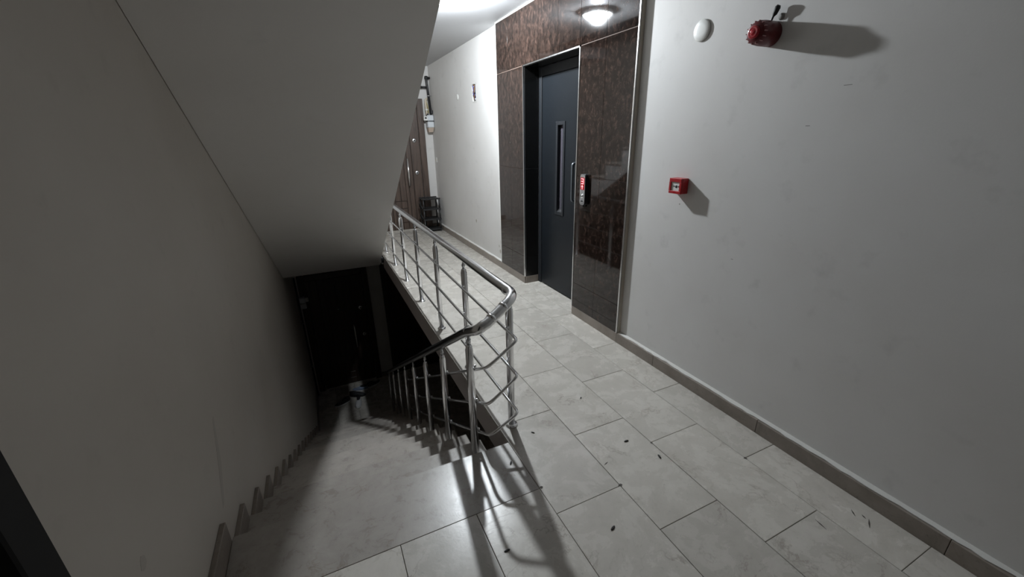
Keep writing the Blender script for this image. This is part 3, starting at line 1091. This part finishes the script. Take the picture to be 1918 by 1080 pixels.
# ------------------------------------------------------------------ shoe rack
rk = thing('shoe_rack', 'black plastic shoe rack with four tiers in the corridor corner', 'shoe rack', (1.73, 6.96, 0))
W, L = 0.15, 0.125
for i, z in enumerate((0.025, 0.195, 0.365, 0.535)):
    s = MB()
    s.box((-W, -L, z), (W, L, z + 0.010), 0.002)
    s.box((-W, -L, z + 0.010), (W, -L + 0.012, z + 0.024), 0.002)
    s.box((-W, L - 0.012, z + 0.010), (W, L, z + 0.024), 0.002)
    sh = s.build('shelf', 'rack', rk)
    sb = MB()
    for q in range(5):
        x = -W + 0.03 + q * 0.057
        sb.box((x, -L + 0.013, z + 0.010), (x + 0.02, L - 0.013, z + 0.014))
    sb.build('shelf_ribs', 'rack', sh)
for sx in (-1, 1):
    for sy in (-1, 1):
        p = MB()
        for z0, z1 in ((0.0, 0.025), (0.035, 0.195), (0.205, 0.365), (0.375, 0.535)):
            p.tube([(sx * (W - 0.016), sy * (L - 0.020), z0), (sx * (W - 0.016), sy * (L - 0.020), z1)], [0.014, 0.0115], 10)
        p.build('post', 'rack', rk)
for z in (0.06, 0.23, 0.40):
    s = MB()
    for k in range(13):
        a = math.pi * k / 12
    s.tube([(-W - 0.004 - 0.02 * math.sin(math.pi * k / 10), -L + 0.02 + (2 * L - 0.04) * k / 10, z + 0.07 * math.sin(math.pi * k / 10)) for k in range(11)], 0.008, 8)
    s.build('side_brace', 'rack', rk)


# ------------------------------------------------------------------ shoes on the lower landing
def shoe(label, loc, rz, upper, sole, lining='shoe_black', roll=0.0, name='sneaker'):
    root = thing(name, label, 'shoe', loc, rz)
    root.rotation_euler = (0, roll, rz)
    Ls = 0.27
    def outline(t):           # half width along the length, t 0 heel .. 1 toe
        return 0.034 + 0.016 * math.sin(math.pi * min(1, max(0, (t - 0.15) / 0.85)) ** 0.9) if 0.0 < t < 1.0 else 0.0
    pts = []
    n = 14
    L1, L2_ = [], []
    for k in range(n + 1):
        t = k / n
        w = outline(t) * (min(1, (t + 0.004) / 0.10) ** 0.5) * (min(1, (1.004 - t) / 0.16) ** 0.5)
        L1.append((t * Ls - Ls / 2, w))
        L2_.append((t * Ls - Ls / 2, -w * 0.92))
    poly = L1 + L2_[::-1]
    MB().loft([[(x, y, 0.0) for x, y in poly], [(x * 1.01, y * 1.06, 0.012) for x, y in poly], [(x, y, 0.028) for x, y in poly]]).build('sole', sole, root)
    prof = [(0.0, 0.085), (0.12, 0.088), (0.35, 0.078), (0.5, 0.080), (0.65, 0.066), (0.8, 0.052), (0.92, 0.046), (1.0, 0.034)]
    def top(t):
        for (a, za), (b_, zb) in zip(prof, prof[1:]):
            if t <= b_:
                return za + (zb - za) * (t - a) / (b_ - a)
        return prof[-1][1]
    rings = []
    for k in range(n + 1):
        t = k / n
        x = t * Ls - Ls / 2
        w0 = max(L1[k][1], 0.004) * 0.97
        zt = top(t)
        ring = []
        for q in range(13):
            a = math.pi * q / 12
            ring.append((x * 0.985, w0 * math.cos(a) * (1.0 - 0.18 * math.sin(a)), 0.026 + (zt - 0.026) * math.sin(a) ** 0.75))
        rings.append(ring)
    MB().loft(rings, True).build('upper', upper, root)
    MB().lathe([(0.0, 0.0), (1.0, 0.0), (1.06, -0.006), (0.9, -0.012)], (0, 0, 0), 'z', 24, 0.062, 0.027).build('collar_opening', lining, root, (-0.066, 0, 0.0885), (0, 0.07, 0))
    for q in range(4):
        x = 0.012 + q * 0.019
        z = top((x + Ls / 2) / Ls) + 0.001
        MB().tube([(x, -0.020, z - 0.008), (x + 0.004, 0, z + 0.002), (x, 0.020, z - 0.008)], 0.0028, 6).build('lace', sole, root)
    return root


shoe('white sneaker with a black opening, nearest of the shoes on the lower landing', (0.085, 6.47, Z2), math.radians(-102), 'shoe_white', 'shoe_white')
shoe('black sneaker with pale sole lying left of the white sneaker', (-0.16, 6.60, Z2), math.radians(-160), 'shoe_black', 'shoe_white')
shoe('black slip-on shoe lying just behind the white sneaker', (0.10, 6.74, Z2), math.radians(-20), 'shoe_black', 'rubber')
shoe('blue grey running shoe with white sole in front of the dark door', (0.16, 6.90, Z2), math.radians(165), 'shoe_blue', 'shoe_white')
shoe('black shoe with white sole edge, farthest right of the landing shoes', (0.40, 6.97, Z2), math.radians(25), 'shoe_black', 'shoe_white')

# gas meter of the lower flat, left of the dark door
g2 = thing('gas_meter', 'dim grey gas meter box beside the dark lower door', 'gas meter', (-0.475, 7.10, -0.98))
MB().box((-0.06, -0.05, 0.005), (0.05, 0.05, 0.095), 0.01).build('upper_case', 'meter', g2)
MB().box((-0.06, -0.05, -0.095), (0.05, 0.05, -0.003), 0.01).build('lower_case', 'meter', g2)
MB().box((0.05, -0.05, 0.02), (0.095, 0.0, 0.085), 0.005).build('counter_head', 'white', g2)
p2 = thing('gas_pipe', 'thin black gas pipe running down the corner by the dark lower door', 'pipe', (-0.525, 7.03, Z2))
MB().tube([(0, 0, 0.02), (0, 0, 2.5)], 0.014, 12).build('riser_pipe', 'black', p2)
for z in (0.6, 1.4, 2.2):
    MB().box((-0.025, -0.017, z), (0.016, 0.017, z + 0.02), 0.002).build('pipe_clamp', 'steel', p2)

# ------------------------------------------------------------------ marks and crumbs
for (y, z, ly, lz) in ((1.155, 1.515, 0.018, 0.003), (1.40, 0.865, 0.014, 0.003), (1.03, 1.66, 0.03, 0.0025), (1.80, 1.10, 0.007, 0.008)):
    MB().box((WX - 0.0005, y, z), (WX + 0.0001, y + ly, z + lz)).build('scuff_mark', 'scuff', wall_right)
CR = [(0.650, 1.457, 0.010, 'black crumb on the landing tile between the two railing shadows, below the corner post'),
      (1.257, 1.749, 0.008, 'small black crumb lying farthest up the corridor floor, right of the railing'),
      (1.253, 1.328, 0.011, 'black crumb at mid floor, the left of two lying close together'),
      (1.326, 1.168, 0.011, 'black crumb at mid floor, the right of two lying close together'),
      (0.870, 0.951, 0.011, 'larger black crumb alone on the front tile right of the railing shadow'),
      (0.444, 1.052, 0.010, 'black crumb lying in the railing shadow at the bottom edge of the view'),
      (0.850, 1.604, 0.008, 'small black crumb just right of the foot of the corner railing post')]
for i, (x, y, r, lab) in enumerate(CR):
    m = MB()
    a = random.uniform(0, 3.14)
    rings = []
    for h, s in ((0.0, 0.8), (0.35, 1.0), (0.75, 0.7)):
        rings.append([(1.35 * s * r * math.cos(2 * math.pi * k / 8), s * r * 0.45 * math.sin(2 * math.pi * k / 8), h * r * 0.6) for k in range(8)])
    m.loft(rings)
    tag(m.build('crumb', 'crumb', None, (x, y, 0.0003), (0, 0, a)), lab, 'crumb')


def flake(parent, mat, ax, val, pts, name, t=0.0006):
    MB().prism(pts, ax, val, val + t).build(name, mat, parent)


def blob(c, ry, rz, n=9):
    return [(c[0] + ry * random.uniform(0.6, 1.2) * math.cos(2 * math.pi * k / n), c[1] + rz * random.uniform(0.6, 1.2) * math.sin(2 * math.pi * k / n)) for k in range(n)]


# peeled stains by the marble's far edge and along the far wall
for c, ry, rz in (((4.47, 0.30), 0.014, 0.05), ((4.50, 0.18), 0.02, 0.03), ((4.46, 0.47), 0.01, 0.06), ((4.455, 0.75), 0.008, 0.05), ((5.3, 0.42), 0.02, 0.025), ((4.53, 0.24), 0.012, 0.02)):
    flake(wall_right, 'stain', 'x', WX - 0.0005, blob(c, ry, rz), 'stain')
# grey streak and faint spots on the stair wall
flake(wall_left, 'streak', 'x', LX, [(1.86, 0.40), (1.88, 0.40), (1.80, 0.22), (1.69, 0.10), (1.66, 0.10), (1.76, 0.24)], 'scuff_mark', 0.0005)
flake(wall_left, 'streak', 'x', LX, blob((1.08, 0.50), 0.018, 0.02), 'scuff_mark', 0.0005)
# dark gouges in the tiles near the right wall
for x, y, a, l in ((1.80, 0.555, 0.9, 0.035), (1.79, 0.50, 0.5, 0.05), (1.825, 0.53, 1.2, 0.02), (1.63, 0.57, 1.4, 0.05), (1.05, 1.245, 0.3, 0.03)):
    c, s_ = math.cos(a), math.sin(a)
    w = 0.0028
    MB().prism([(x, y), (x + l * 0.5 * c - w * s_, y + l * 0.5 * s_ + w * c), (x + l * c, y + l * s_), (x + l * 0.5 * c + w * s_, y + l * 0.5 * s_ - w * c)], 'z', -0.002, 0.0007).build('tile_gouge', 'scuff_dark', floor)
# rail stub hanging at the foot of the overhead flight
st = thing('rail_stub', 'short black rail stub with a shiny tip at the foot of the overhead flight', 'rail stub', (0.684, 5.70, -0.06))
MB().tube(fillet([(-0.02, 0.02, 0.035), (0.006, 0.0, 0.03), (0.004, 0.0, -0.035)], 0.02), 0.016, 12).build('stub', 'black', st)
MB().tube([(0.004, 0.0, -0.035), (0.003, 0.0, -0.06)], 0.013, 12).build('tip', 'chrome', st)
# chips in the tile edges
for x, y, r in ((1.040, 1.113, 0.010), (1.361, 1.262, 0.006), (1.693, 0.975, 0.008), (0.712, 1.262, 0.007)):
    m = MB()
    m.loft([[(x + r * random.uniform(0.6, 1.2) * math.cos(2 * math.pi * k / 7), y + r * random.uniform(0.6, 1.2) * math.sin(2 * math.pi * k / 7), z) for k in range(7)] for z in (-0.003, 0.0008)])
    m.build('tile_chip', 'scuff_dark', floor)
